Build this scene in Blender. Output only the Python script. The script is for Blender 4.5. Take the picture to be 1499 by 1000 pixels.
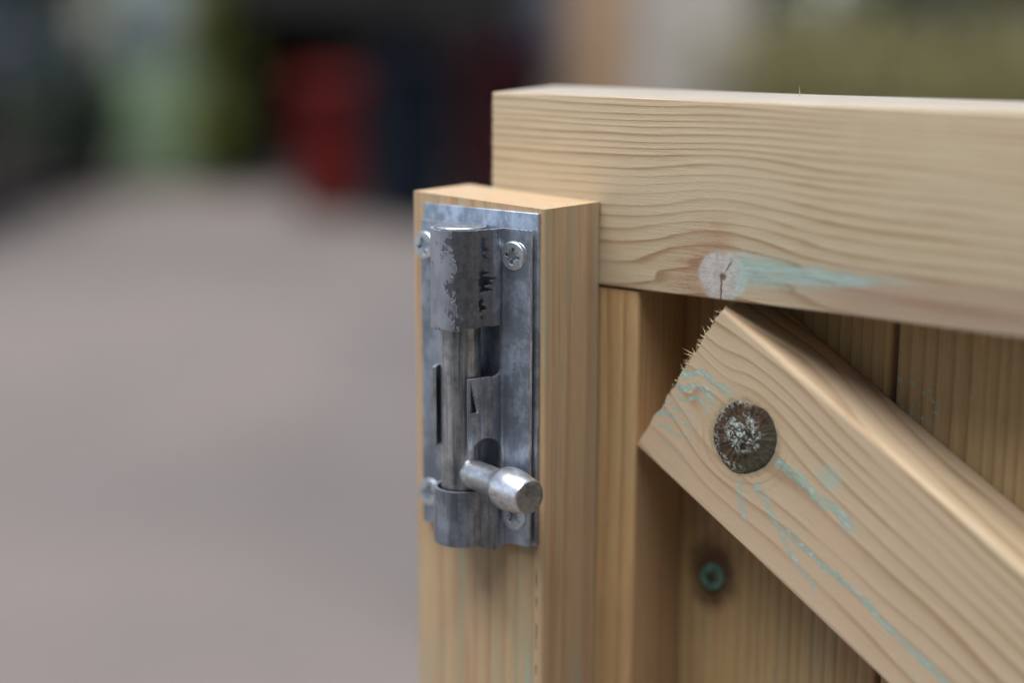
import bpy, bmesh, math, random
from mathutils import Vector, Matrix, noise as mnoise
import numpy as np

sc = bpy.context.scene
for o in list(bpy.data.objects):
    bpy.data.objects.remove(o)
col = sc.collection
R = math.radians
MM = 0.001
Z0 = 1.10                      # height of the bolt plate's top edge above the drive
random.seed(7)
rng = np.random.default_rng(7)

# ------------------------------------------------------------------ camera
CAM = Vector((0.2711, -0.3566, Z0 + 0.0534))
YAW, PITCH, ROLL = 0.6666, 0.2000, 0.0031
fwd = Vector((-math.sin(YAW) * math.cos(PITCH), math.cos(YAW) * math.cos(PITCH), -math.sin(PITCH)))
rgt = Vector((math.cos(YAW), math.sin(YAW), 0))
upv = rgt.cross(fwd)
r2 = math.cos(ROLL) * rgt + math.sin(ROLL) * upv
u2 = -math.sin(ROLL) * rgt + math.cos(ROLL) * upv
cd = bpy.data.cameras.new('camera')
cam = bpy.data.objects.new('camera', cd)
col.objects.link(cam)
cam.matrix_world = Matrix((
    (r2.x, u2.x, -fwd.x, CAM.x), (r2.y, u2.y, -fwd.y, CAM.y), (r2.z, u2.z, -fwd.z, CAM.z), (0, 0, 0, 1)))
cd.sensor_width = 36
cd.lens = 2300 / 1499 * 36
cd.clip_start = 0.02
cd.clip_end = 2000
cd.dof.use_dof = True
cd.dof.focus_distance = 0.455
cd.dof.aperture_fstop = 2.55
cd.dof.aperture_blades = 0
sc.camera = cam

# ------------------------------------------------------------------ sky and sun
SUN_EL, SUN_AZ = R(76), R(190)          # azimuth measured from +Y towards +X
w = bpy.data.worlds.new('World')
sc.world = w
w.use_nodes = True
nt = w.node_tree
nt.nodes.clear()
wo = nt.nodes.new('ShaderNodeOutputWorld')
bg = nt.nodes.new('ShaderNodeBackground')
sky = nt.nodes.new('ShaderNodeTexSky')
sky.sky_type = 'NISHITA'
sky.sun_disc = False
sky.sun_elevation = SUN_EL
sky.sun_rotation = SUN_AZ
sky.air_density = 1.0
sky.dust_density = 1.0
sky.ozone_density = 1.0
hs = nt.nodes.new('ShaderNodeHueSaturation')
hs.inputs['Saturation'].default_value = 0.78     # thin overcast veil
nt.links.new(sky.outputs[0], hs.inputs['Color'])
nt.links.new(hs.outputs[0], bg.inputs[0])
bg.inputs[1].default_value = 0.05
nt.links.new(bg.outputs[0], wo.inputs[0])
sd = bpy.data.lights.new('sun', 'SUN')
sd.energy = 1.5
sd.angle = R(60)
sd.color = (1.0, 0.985, 0.965)
sun = bpy.data.objects.new('sun', sd)
col.objects.link(sun)
sdir = Vector((math.sin(SUN_AZ) * math.cos(SUN_EL), math.cos(SUN_AZ) * math.cos(SUN_EL), math.sin(SUN_EL)))
sun.rotation_euler = sdir.to_track_quat('Z', 'Y').to_euler()
sun.location = (0, 0, 6)

sc.view_settings.view_transform = 'Standard'
sc.view_settings.look = 'None'
sc.view_settings.gamma = 1
sc.view_settings.exposure = 1.97
sc.view_settings.use_curve_mapping = False
sc.render.engine = 'CYCLES'
sc.cycles.use_denoising = True
sc.cycles.max_bounces = 8

# ------------------------------------------------------------------ node expression helper
class X:
    """a float socket (or number) with arithmetic that writes Math nodes"""
    nt = None
    def __init__(s, v): s.v = v
    @staticmethod
    def m(op, *a, clamp=False):
        n = X.nt.nodes.new('ShaderNodeMath'); n.operation = op; n.use_clamp = clamp
        for i, q in enumerate(a):
            q = q.v if isinstance(q, X) else q
            if isinstance(q, (int, float)): n.inputs[i].default_value = q
            else: X.nt.links.new(q, n.inputs[i])
        return X(n.outputs[0])
    def __add__(s, o): return X.m('ADD', s, o)
    __radd__ = __add__
    def __sub__(s, o): return X.m('SUBTRACT', s, o)
    def __rsub__(s, o): return X.m('SUBTRACT', o, s)
    def __mul__(s, o): return X.m('MULTIPLY', s, o)
    __rmul__ = __mul__
    def __truediv__(s, o): return X.m('DIVIDE', s, o)
    def __neg__(s): return X.m('MULTIPLY', s, -1.0)
def xsqrt(a): return X.m('SQRT', a)
def xabs(a): return X.m('ABSOLUTE', a)
def xexp(a): return X.m('EXPONENT', a)
def xmax(a, b): return X.m('MAXIMUM', a, b)
def xmin(a, b): return X.m('MINIMUM', a, b)
def fract(a): return X.m('FRACT', a)
def xpow(a, b): return X.m('POWER', a, b)
def sq(a): return X.m('MULTIPLY', a, a)
def xatan2(a, b): return X.m('ARCTAN2', a, b)
def sin(a): return X.m('SINE', a)
def clamp01(a): return X.m('ADD', a, 0.0, clamp=True)
def sstep(a, b, x):
    n = X.nt.nodes.new('ShaderNodeMapRange'); n.interpolation_type = 'SMOOTHSTEP'
    if a > b:
        a, b = b, a; n.inputs[3].default_value, n.inputs[4].default_value = 1, 0
    n.inputs[1].default_value, n.inputs[2].default_value = a, b
    X.nt.links.new(x.v, n.inputs[0])
    return X(n.outputs[0])
def vec(a, b, c):
    n = X.nt.nodes.new('ShaderNodeCombineXYZ')
    for i, q in enumerate((a, b, c)):
        q = q.v if isinstance(q, X) else q
        if isinstance(q, (int, float)): n.inputs[i].default_value = q
        else: X.nt.links.new(q, n.inputs[i])
    return n.outputs[0]
def noise(a, b, c, scale=1.0, detail=2.0, rough=0.5, dist=0.0):
    n = X.nt.nodes.new('ShaderNodeTexNoise')
    X.nt.links.new(vec(a, b, c), n.inputs['Vector'])
    n.inputs['Scale'].default_value = scale
    n.inputs['Detail'].default_value = detail
    n.inputs['Roughness'].default_value = rough
    n.inputs['Distortion'].default_value = dist
    return X(n.outputs[0])
def voro(a, b, c, scale=1.0, feature='F1'):
    n = X.nt.nodes.new('ShaderNodeTexVoronoi'); n.feature = feature
    X.nt.links.new(vec(a, b, c), n.inputs['Vector'])
    n.inputs['Scale'].default_value = scale
    return X(n.outputs[0])
def rgb(c):
    n = X.nt.nodes.new('ShaderNodeRGB'); n.outputs[0].default_value = (*c, 1); return n.outputs[0]
def mix(f, a, b, blend='MIX'):
    n = X.nt.nodes.new('ShaderNodeMix'); n.data_type = 'RGBA'; n.blend_type = blend
    f = f.v if isinstance(f, X) else f
    if isinstance(f, (int, float)): n.inputs[0].default_value = f
    else: X.nt.links.new(f, n.inputs[0])
    for i, q in ((6, a), (7, b)):
        if isinstance(q, tuple): n.inputs[i].default_value = (*q, 1)
        else: X.nt.links.new(q, n.inputs[i])
    return n.outputs[2]
def new_mat(name):
    m = bpy.data.materials.new(name); m.use_nodes = True
    X.nt = m.node_tree
    return m, m.node_tree.nodes['Principled BSDF']
def coords(kind='Object', scale=1000.0):
    n = X.nt.nodes.new('ShaderNodeTexCoord')
    s = X.nt.nodes.new('ShaderNodeSeparateXYZ')
    X.nt.links.new(n.outputs[kind], s.inputs[0])
    return [X(s.outputs[i]) * scale for i in range(3)]
def put(b, sock, q):
    q = q.v if isinstance(q, X) else q
    if isinstance(q, (int, float)): b.inputs[sock].default_value = q
    elif isinstance(q, tuple): b.inputs[sock].default_value = (*q, 1)
    else: X.nt.links.new(q, b.inputs[sock])
def bump(b, h, strength=0.3, dist=0.0002):
    n = X.nt.nodes.new('ShaderNodeBump')
    n.inputs['Strength'].default_value = strength
    n.inputs['Distance'].default_value = dist
    X.nt.links.new(h.v, n.inputs['Height'])
    X.nt.links.new(n.outputs[0], b.inputs['Normal'])
def plain(name, c, rough=0.6, metal=0.0, var=0.15, scale=8.0, spec=0.4, coat=0.0):
    """a simple painted or natural surface with a little uneven colour"""
    m, b = new_mat(name)
    x, y, z = coords('Object', 1.0)
    n = noise(x, y, z, scale, 4, 0.6)
    d = tuple(v * (1 - var) for v in c); l = tuple(min(1, v * (1 + var)) for v in c)
    put(b, 'Base Color', mix(sstep(0.3, 0.7, n), d, l))
    put(b, 'Roughness', clamp01(n * 0.25 + (rough - 0.12)))
    b.inputs['Metallic'].default_value = metal
    b.inputs['Specular IOR Level'].default_value = spec
    b.inputs['Coat Weight'].default_value = coat
    return m

# ------------------------------------------------------------------ mesh and object helpers
def tag(o, label=None, cat=None, group=None, kind=None):
    if label: o['label'] = label
    if cat: o['category'] = cat
    if group: o['group'] = group
    if kind: o['kind'] = kind
    return o
def mesh(name, v, f, smooth=False):
    me = bpy.data.meshes.new(name)
    me.from_pydata([tuple(q) for q in v], [], f)
    me.validate()
    if smooth: me.polygons.foreach_set('use_smooth', [True] * len(me.polygons))
    me.update()
    return me
def link(name, me, mat=None, parent=None, loc=(0, 0, 0), rot=(0, 0, 0)):
    o = bpy.data.objects.new(name, me)
    if mat and not me.materials: me.materials.append(mat)
    col.objects.link(o)
    o.parent = parent
    o.location = loc; o.rotation_euler = rot
    return o
def empty(name, loc, rz=0):
    o = bpy.data.objects.new(name, None); col.objects.link(o)
    o.location = loc; o.rotation_euler = (0, 0, rz); o.empty_display_size = 0.1
    return o
def bm_mesh(name, bm, smooth=False):
    me = bpy.data.meshes.new(name)
    bmesh.ops.recalc_face_normals(bm, faces=bm.faces[:])
    bm.to_mesh(me); bm.free()
    if smooth: me.polygons.foreach_set('use_smooth', [True] * len(me.polygons))
    return me
def rounded(w0, w1, t0, t1, rad, seg=5):
    """cross-section polygon in (w, t); rad = corner radii at (w0,t0) (w1,t0) (w1,t1) (w0,t1)"""
    pts = []
    cs = ((w0, t0, 1, 1, 180), (w1, t0, -1, 1, 270), (w1, t1, -1, -1, 0), (w0, t1, 1, -1, 90))
    for (cw, ct, sw, st, a0), r in zip(cs, rad):
        for k in range(seg + 1):
            a = R(a0 + 90 * k / seg)
            pts.append((cw + sw * r + r * math.cos(a), ct + st * r + r * math.sin(a)))
    return pts
def beam(sec, l0, l1, mp, n=1, shear=None, wob=0.0, seed=0):
    """extrude a section along L; mp(L, W, T) -> xyz in mm; shear(w, t, end) moves the two cut ends"""
    v, f = [], []
    m = len(sec)
    for i in range(n + 1):
        L = l0 + (l1 - l0) * i / n
        for (a, t) in sec:
            LL = L
            if shear and i in (0, n): LL += shear(a, t, 0 if i == 0 else 1)
            da = wob * mnoise.noise(Vector((LL * 0.012, a * 0.01, seed)))
            dt = wob * mnoise.noise(Vector((LL * 0.012, t * 0.01, seed + 9.3)))
            v.append(Vector(mp(LL, a + da, t + dt)) * MM)
    for i in range(n):
        for k in range(m):
            q = (k + 1) % m
            f.append((i * m + k, i * m + q, (i + 1) * m + q, (i + 1) * m + k))
    f.append(tuple(range(m))[::-1]); f.append(tuple(n * m + k for k in range(m)))
    bm = bmesh.new()
    vs = [bm.verts.new(q) for q in v]
    for q in f: bm.faces.new([vs[k] for k in q])
    return bm
def lathe(prof, n=48, cap0=True, cap1=True):
    """profile [(r, z)] turned about local z"""
    bm = bmesh.new()
    rings = [[bm.verts.new((r * math.cos(2 * math.pi * k / n), r * math.sin(2 * math.pi * k / n), z)) for k in range(n)] for r, z in prof]
    for a, b in zip(rings, rings[1:]):
        for k in range(n):
            bm.faces.new((a[k], a[(k + 1) % n], b[(k + 1) % n], b[k]))
    if cap0: bm.faces.new(rings[0][::-1])
    if cap1: bm.faces.new(rings[-1])
    return bm
def box_bm(x0, x1, y0, y1, z0, z1, bev=0.0, bm=None, seg=2):
    b = bmesh.new()
    bmesh.ops.create_cube(b, size=1)
    for q in b.verts:
        q.co = Vector(((x0 + x1) / 2 + q.co.x * (x1 - x0), (y0 + y1) / 2 + q.co.y * (y1 - y0), (z0 + z1) / 2 + q.co.z * (z1 - z0)))
    if bev: bmesh.ops.bevel(b, geom=b.edges[:], offset=bev, segments=seg, affect='EDGES', profile=0.5)
    if bm is None: return b
    tmp = bpy.data.meshes.new('tmp'); b.to_mesh(tmp); b.free(); bm.from_mesh(tmp); bpy.data.meshes.remove(tmp)
    return bm
def sharp(o, ang=35):
    m = o.modifiers.new('edges', 'EDGE_SPLIT'); m.split_angle = R(ang)

# ------------------------------------------------------------------ wood
def wood_finish(b, L, W, T, phase, early, late, seed, contrast=1.0, sheen=0.2, fibre=1.0, tint=None, rough=0.62, extra=None, sat=1.0):
    """colour pine from a growth-ring phase field; extra(colour) adds stains that belong to the piece"""
    s = fract(phase)
    lw = (sstep(0.05, 0.95, s) * 0.38 + sstep(0.60, 0.92, s) * 0.62) * sstep(1.0, 0.94, s)
    ringv = noise(X.m('FLOOR', phase) * 7.31, L * 0.004, seed, 1.0, 2)        # every ring its own strength
    lw = lw * (ringv * 1.5 + 0.05) * contrast
    fib = noise(L * 0.05, W * 2.6, T * 2.6 + seed, 1.0, 4, 0.7)
    fib2 = noise(L * 0.012, W * 0.55, T * 0.55 + seed * 2, 1.0, 3, 0.6)
    blot = noise(L * 0.02, W * 0.05, T * 0.05 + seed * 3, 1.0, 3, 0.55)
    c = mix(clamp01(lw), early, late)
    c = mix(sstep(0.36, 0.72, fib) * (0.50 * fibre), c, late)
    fl_ = noise(L * 0.11, W * 1.25, T * 1.25 + seed * 7, 1.0, 4, 0.75)
    c = mix(sstep(0.50, 0.68, fl_) * (0.38 * fibre), c, mix(0.35, late, early))
    c = mix(sstep(0.46, 0.30, fl_) * (0.22 * fibre), c, (0.72, 0.62, 0.45))
    c = mix(sstep(0.42, 0.75, fib2) * 0.28, c, mix(0.5, late, early))
    if tint: c = mix(sstep(0.42, 0.66, blot) * 0.55, c, tint)
    # short dark pores and pin-prick flecks
    por = noise(L * 0.35, W * 7.0, T * 7.0 + seed, 1.0, 1, 0.5)
    c = mix(sstep(0.68, 0.76, por) * 0.45, c, (0.16, 0.10, 0.05))
    if extra: c = extra(c, fib, blot)
    if sat != 1.0:
        h = X.nt.nodes.new('ShaderNodeHueSaturation'); h.inputs['Saturation'].default_value = sat
        X.nt.links.new(c, h.inputs['Color']); c = h.outputs[0]
    put(b, 'Base Color', c)
    put(b, 'Roughness', clamp01(fib * 0.2 + (rough - 0.1)))
    b.inputs['Specular IOR Level'].default_value = 0.4
    b.inputs['Sheen Weight'].default_value = sheen
    b.inputs['Sheen Roughness'].default_value = 0.35
    grit = noise(L * 1.2, W * 4.0, T * 4.0, 1.0, 3, 0.7)
    bump(b, lw * 0.12 + fib * 0.9 + grit * 1.1 - sstep(0.71, 0.78, por) * 0.9, 0.5, 0.00022)

TEAL = (0.27, 0.50, 0.44)
TEAL_D = (0.13, 0.27, 0.22)
CRUST = (0.62, 0.66, 0.62)

def mat_rail():
    m, b = new_mat('rail_pine')
    x, y, z = coords()
    kx, kz = 44.4, -17.3
    warp = noise(x * 0.012, z * 0.03, y * 0.03, 1.0, 2) - 0.5
    dx = x - kx
    g = xexp(-sq(dx / xmax(dx * 0.10 + 24.0, 14.0)))
    up = xexp(-(xmax(z - kz, 0.0) / 19.0))
    vz = z - g * up * 14.0 + warp * 3.0 + (y - 28.7) * 0.35 + x * 0.010 + 20.0
    phase = vz * 0.15 + sq(vz) * 0.0036 + 0.35 + (noise(x * 0.006, z * 0.16, y * 0.1, 1.0, 2) - 0.5) * 1.5
    d = xsqrt(sq(dx * 0.92) + sq(z - kz))
    ang = xatan2(z - kz, dx)
    edge = noise(x * 0.6, z * 0.6, y, 1.0, 4, 0.6) - 0.5
    def extra(c, fib, blot):
        face = sstep(30.5, 29.5, y)
        st = noise(x * 0.07, z * 0.9, y, 1.0, 4, 0.65)
        # brown halo on the left of the knot, rosy heart along the lower edge to the right
        halo = sstep(22, 6, d + edge * 9) * sstep(6, -3, dx) * face
        c = mix(halo * (sstep(0.30, 0.66, st) * 0.75 + 0.2), c, (0.35, 0.17, 0.075))
        rosy = sstep(-8, -17, z + edge * 5) * sstep(52, 90, x) * sstep(-26, -20, z + edge * 3 + blot * 3)
        c = mix(rosy * 0.55, c, (0.36, 0.22, 0.15))
        # copper-green smear that tails off along the grain
        tw = sstep(108, 50, x) * 6.0 + 0.8
        tz = z + 14.6 - (x - 50.0) * 0.022 + warp * 3.0
        smear = sstep(1.0, 0.25, xabs(tz) / tw + edge * 0.9) * sstep(46, 51, x) * sstep(112, 86, x + edge * 14)
        smear = smear * sstep(0.34, 0.62, st + 0.12 - (x - 50.0) * 0.002) * face
        c = mix(smear * 0.85, c, mix(sstep(0.4, 0.7, st), (0.27, 0.45, 0.40), (0.46, 0.60, 0.56)))
        # second, brown ripple between smear and knot
        # pale dry knot with rings and radial cracks
        kn = sstep(8.2, 6.3, d + edge * 2.8) * face
        rings = fract(d * 0.62 + edge * 1.2)
        kc = mix(sstep(0.2, 0.9, rings) * 0.18, (0.60, 0.60, 0.57), (0.40, 0.38, 0.34))
        kc = mix(sstep(0.42, 0.62, noise(x * 0.5, z * 0.5, y + 4.0, 1.0, 5, 0.75)) * 0.65, kc, (0.42, 0.36, 0.29))
        kc = mix(sstep(0.5, 0.62, noise(sin(ang) * 5.0, X.m('COSINE', ang) * 5.0, d * 0.15, 1.0, 3, 0.7)) * 0.35, kc, (0.33, 0.27, 0.20))
        kc = mix(sstep(0.25, 0.9, dx / 8.0) * 0.6, kc, (0.36, 0.55, 0.50))
        c = mix(kn * 0.88, c, kc)
        crack = sstep(0.42, 0.18, xabs(dx + 0.4 + edge * 0.8)) * sstep(0.6, -0.4, z - kz) * kn
        crack = xmax(crack, sstep(0.10, 0.03, xabs(ang - 1.05 + edge * 0.15)) * kn * sstep(6.5, 4, d))
        crack = xmax(crack, sstep(1.5, 0.7, d + edge * 1.0))
        c = mix(crack * 0.9 * face, c, (0.13, 0.055, 0.02))
        # dry white-green flecks along the lower arris left of the knot
        fl = noise(x * 0.55, z * 1.5, y, 1.0, 4, 0.75)
        fleck = sstep(0.60, 0.66, fl) * sstep(-18.4, -20.6, z + edge * 2) * sstep(10, 16, x) * sstep(38, 30, x) * face
        c = mix(fleck * 0.9, c, (0.52, 0.60, 0.55))
        return c
    wood_finish(b, x, z, y, phase, (0.585, 0.475, 0.300), (0.33, 0.20, 0.085), 3.1, contrast=1.3, sat=0.92, sheen=1.0, fibre=0.7, tint=(0.53, 0.425, 0.275), extra=extra)
    return m

def streaks(c, u, vw, fibn, lst):
    """copper-green salt lines: (u0, u1, v, width, strength)"""
    for (u0, u1, v, wd, st) in lst:
        k = sstep(1.0, 0.35, xabs(vw - v) / (wd * 1.25) + (fibn - 0.5) * 1.6) * sstep(u0 - 2.5, u0 + 1.5, u) * sstep(u1 + 3, u1 - 5, u)
        k = k * sstep(0.36, 0.58, fibn) * st * sstep(0.26, 0.46, noise(u * 0.11, v * 1.7, 6.0, 1.0, 3, 0.6))
        c = mix(clamp01(k), c, mix(sstep(0.50, 0.64, fibn), mix(0.55, TEAL_D, TEAL), (0.50, 0.63, 0.60)))
    return c

def mat_brace():
    m, b = new_mat('brace_pine')
    u, t, v = coords()
    ku, kv = 26.5, 27.3
    warp = noise(u * 0.014, v * 0.035, t * 0.03, 1.0, 2) - 0.5
    du, dv = u - ku, v - kv
    s = dv / (xabs(dv) + 5.0)
    wide = X.m('MAXIMUM', du * 0.22 + 20.0, 13.0)
    bulge = s * xexp(-sq(du / wide)) * xexp(-(xabs(dv) / 19.0)) * 11.5
    # left of the knot the grain pinches and swirls towards the sawn end
    swirl = sstep(4, -16, du) * sin(dv * 0.33 + du * 0.16) * 2.6 * xexp(-(xabs(dv + 4.0) / 16.0))
    vw = v - bulge + swirl + warp * 4.0
    vv = vw + t * 0.30 + u * 0.012
    phase = vv * 0.175 + sq(vv - 20.0) * 0.0013 + 0.2 + (noise(u * 0.006, vv * 0.10, 3.0, 1.0, 2) - 0.5) * 1.6
    d = xsqrt(sq(du) + sq(dv))
    edge = noise(u * 0.5, v * 0.5, t, 1.0, 4, 0.65) - 0.5
    def extra(c, fib, blot):
        face = sstep(1.2, 0.4, t)
        sn = noise(u * 0.30, v * 0.85, t, 1.0, 6, 0.82, 0.8)
        vg = vw
        # warm rosy sapwood on the lower half
        c = mix(sstep(36, 8, v + edge * 10) * 0.30, c, (0.53, 0.335, 0.215))
        halo = sstep(17, 9.5, d + edge * 4)
        c = mix(halo * 0.45 * face, c, (0.45, 0.27, 0.13))
        w2 = noise(u * 0.09, v * 0.12, t, 1.0, 3, 0.6) - 0.5
        vq = v + w2 * 6.0 + sstep(16, -2, u) * (u - 16.0) * -0.30 + sin(u * 0.55 + v * 0.25) * sstep(20, 8, u) * 0.9
        base = [(-3, 17, 34.6, 1.6, 1.0), (-3, 14, 30.0, 1.5, 1.0), (2, 15, 26.0, 1.0, 0.9), (-4, 12, 18.0, 1.2, 1.0), (-4, 8, 21.5, 0.8, 0.9), (2, 14, 13.5, 0.8, 0.8),
                (38, 68, 28.5, 1.9, 1.0), (52, 150, 13.7, 1.25, 1.0), (6, 16, 8.5, 0.7, 0.7), (100, 190, 6.5, 0.8, 0.6)]
        c2 = streaks(c, u, vq, sn, base)
        # drips below the knot run obliquely
        for (a0, b0, a1, b1, wd) in ((33, 14, 41, 6.8, 1.3), (42, 16.3, 56, 9.4, 1.2), (37, 17.5, 43, 17.2, 1.5), (56, 9.4, 70, 6.0, 0.9)):
            k = (b1 - b0) / (a1 - a0)
            q = xabs(v + w2 * 3.0 - b0 - (u - a0) * k) * (1 / math.sqrt(1 + k * k))
            kk = sstep(1.1, 0.2, q / (wd * 1.5) + (sn - 0.5) * 2.6) * sstep(a0 - 1.5, a0 + 1, u) * sstep(a1 + 2, a1 - 3, u) * sstep(0.40, 0.58, sn) * sstep(0.30, 0.46, noise(u * 0.16, v * 0.16, a0, 1.0, 3, 0.6))
            c2 = mix(clamp01(kk), c2, mix(sstep(0.50, 0.64, sn), mix(0.6, TEAL_D, TEAL), (0.50, 0.63, 0.60)))
        pd = xsqrt(sq((u - 53.5) / 1.35) + sq(v - 35.9)) + edge * 5
        c2 = mix(sstep(4.2, 1.2, pd) * 0.6 * sstep(0.4, 0.6, sn + 0.06), c2, TEAL)
        # green fringe round the knot
        rim = sstep(12.2, 10.2, d + edge * 4.0) * sstep(0.40, 0.56, sn + 0.05)
        c2 = mix(rim * 0.5, c2, (0.12, 0.17, 0.11))
        ripple = sstep(0.55, 0.95, fract((d + edge * 2.0) * 0.42)) * sstep(20, 12, d) * sstep(2, -4, dv - du * 0.4)
        c2 = mix(ripple * 0.35, c2, (0.25, 0.17, 0.08))
        return mix(face, c, c2)
    wood_finish(b, u, v, t, phase, (0.585, 0.455, 0.270), (0.34, 0.20, 0.085), 11.7, contrast=1.2, sat=0.88, sheen=0.2, fibre=0.6, tint=(0.56, 0.395, 0.235), extra=extra)
    return m

def mat_upright(name, early, late, seed, w0, t0, period, contrast, tint, green=0.0, extra=None, wav=2.0, perobj=False, sat=1.0, sheen=0.2):
    m, b = new_mat(name)
    x, y, z = coords()
    off = seed
    if perobj:
        n = X.nt.nodes.new('ShaderNodeObjectInfo'); off = X(n.outputs['Random']) * 40.0 + seed
        w_c = (fract(X(n.outputs['Random']) * 17.0) - 0.5) * 160.0 + w0
    else: w_c = w0
    warp = noise(z * 0.009, x * 0.03, off, 1.0, 2) - 0.5
    r = xsqrt(sq(x - w_c) + sq(y - t0)) + warp * wav
    phase = r / period + (noise(x * 0.06, y * 0.06, off, 1.0, 2) - 0.5) * 2.2
    def ex(c, fib, blot):
        if green:
            gs = noise(z * 0.012, x * 0.22, y * 0.22 + seed, 1.0, 3, 0.55)
            c = mix(sstep(0.50, 0.66, gs) * green, c, (0.33, 0.36, 0.25))
            c = mix(sstep(0.66, 0.73, gs) * green * 0.8, c, (0.30, 0.42, 0.34))
            rs = noise(z * 0.010, x * 0.35, y * 0.35 + seed * 5, 1.0, 3, 0.55)
            c = mix(sstep(0.56, 0.68, rs) * 0.5, c, (0.40, 0.20, 0.095))
        if extra: c = extra(c, x, y, z, fib)
        return c
    wood_finish(b, z, x, y, phase, early, late, seed, contrast=contrast, fibre=0.8, tint=tint, extra=ex, sat=sat, sheen=sheen)
    return m

def batten_extra(c, x, y, z, fib):
    # drying check that runs down the front near the arris, under the plate
    wv = (noise(z * 0.05, 3.0, 1.0, 1.0, 3) - 0.5) * 1.6
    n2 = noise(z * 0.12, 9.0, 4.0, 1.0, 3, 0.7)
    k = sstep(0.30, 0.12, xabs(x + 0.8 + wv)) * sstep(0.46, 0.56, n2) * sstep(-96, -100, z) * sstep(3, 2, y)
    return mix(k, c, (0.05, 0.06, 0.04))
def board_extra(c, x, y, z, fib):
    d = xsqrt(sq(x - 27.9) + sq((z + 118.0) * 0.72)) + (noise(x * 0.2, z * 0.2, y, 1.0, 3) - 0.5) * 5
    c = mix(sstep(11.5, 4.5, d) * 0.92, c, (0.075, 0.035, 0.014))
    pt = noise(x * 0.42, z * 0.42, 5.0, 1.0, 1)
    k = sstep(0.63, 0.68, pt) * sstep(11, 6, xsqrt(sq(x - 91.0) + sq(z + 52.0)))
    return mix(k * 0.8, c, TEAL)

M_rail = mat_rail()
M_brace = mat_brace()
M_batten = mat_upright('batten_pine', (0.54, 0.385, 0.220), (0.35, 0.20, 0.09), 5.3, -70, 60, 3.9, 0.8, (0.50, 0.34, 0.205), green=0.55, extra=batten_extra, sat=1.0, sheen=0.25)
M_stile = mat_upright('stile_pine', (0.52, 0.345, 0.165), (0.27, 0.145, 0.055), 2.2, 60, -60, 2.7, 0.9, (0.50, 0.31, 0.15), green=0.10)
M_board = mat_upright('board_pine', (0.50, 0.345, 0.165), (0.21, 0.12, 0.045), 8.8, -30, 150, 3.1, 0.78, (0.44, 0.30, 0.13), green=0.18, extra=board_extra, perobj=True)

def mat_knot():
    m, b = new_mat('dark_knot')
    x, y, z = coords()
    d = xsqrt(sq(x) + sq(z))
    a = xatan2(z, x)
    n1 = noise(x * 0.45, z * 0.45, y, 1.0, 5, 0.7) - 0.5
    rad = noise(sin(a) * 9.0, X.m('COSINE', a) * 9.0, d * 0.12, 1.0, 3, 0.7)
    c = mix(sstep(0.35, 0.72, rad + n1 * 0.3), (0.022, 0.012, 0.006), (0.115, 0.060, 0.026))
    c = mix(sstep(0.3, 0.9, x / 10.0 + 0.25) * 0.55, c, (0.035, 0.045, 0.025))
    n2 = noise(x * 0.30, z * 0.30, 7.0, 1.0, 4, 0.6, 0.6)
    n3 = noise(x * 0.95, z * 0.95, 2.0, 1.0, 5, 0.7)
    dc = xsqrt(sq(x + 0.9) + sq(z - 0.8))
    core = sstep(6.8, 4.2, dc + n1 * 10.0) * sstep(0.42, 0.54, n2 + (n3 - 0.5) * 0.5)
    c = mix(core, c, mix(sstep(0.42, 0.62, n3), (0.17, 0.20, 0.15), (0.52, 0.55, 0.53)))
    c = mix(sstep(8.4, 9.9, d + n1 * 4.0) * sstep(0.48, 0.58, n3) * sstep(4, -3, x + z * 0.5) * 0.7, c, (0.40, 0.46, 0.40))
    c = mix(sstep(0.58, 0.68, n3) * 0.6 * sstep(9.8, 7, d) * sstep(5, -6, x), c, (0.36, 0.40, 0.36))
    c = mix(sstep(1.3, 0.6, xsqrt(sq(x - 1.2) + sq(z + 2.6)) + n1 * 1.5), c, (0.012, 0.01, 0.008))
    c = mix(sstep(1.2, 0.5, xsqrt(sq(x - 0.3) + sq(z - 1.9)) + n1 * 1.5) * 0.9, c, (0.012, 0.01, 0.008))
    put(b, 'Base Color', c)
    b.inputs['Roughness'].default_value = 0.8
    bump(b, core * 1.0 + n2 * 1.2 + rad, 0.7, 0.0006)
    return m
M_knot = mat_knot()
M_fibre = plain('raw_fibre', (0.74, 0.60, 0.36), 0.7, 0, 0.2, 900)

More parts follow.
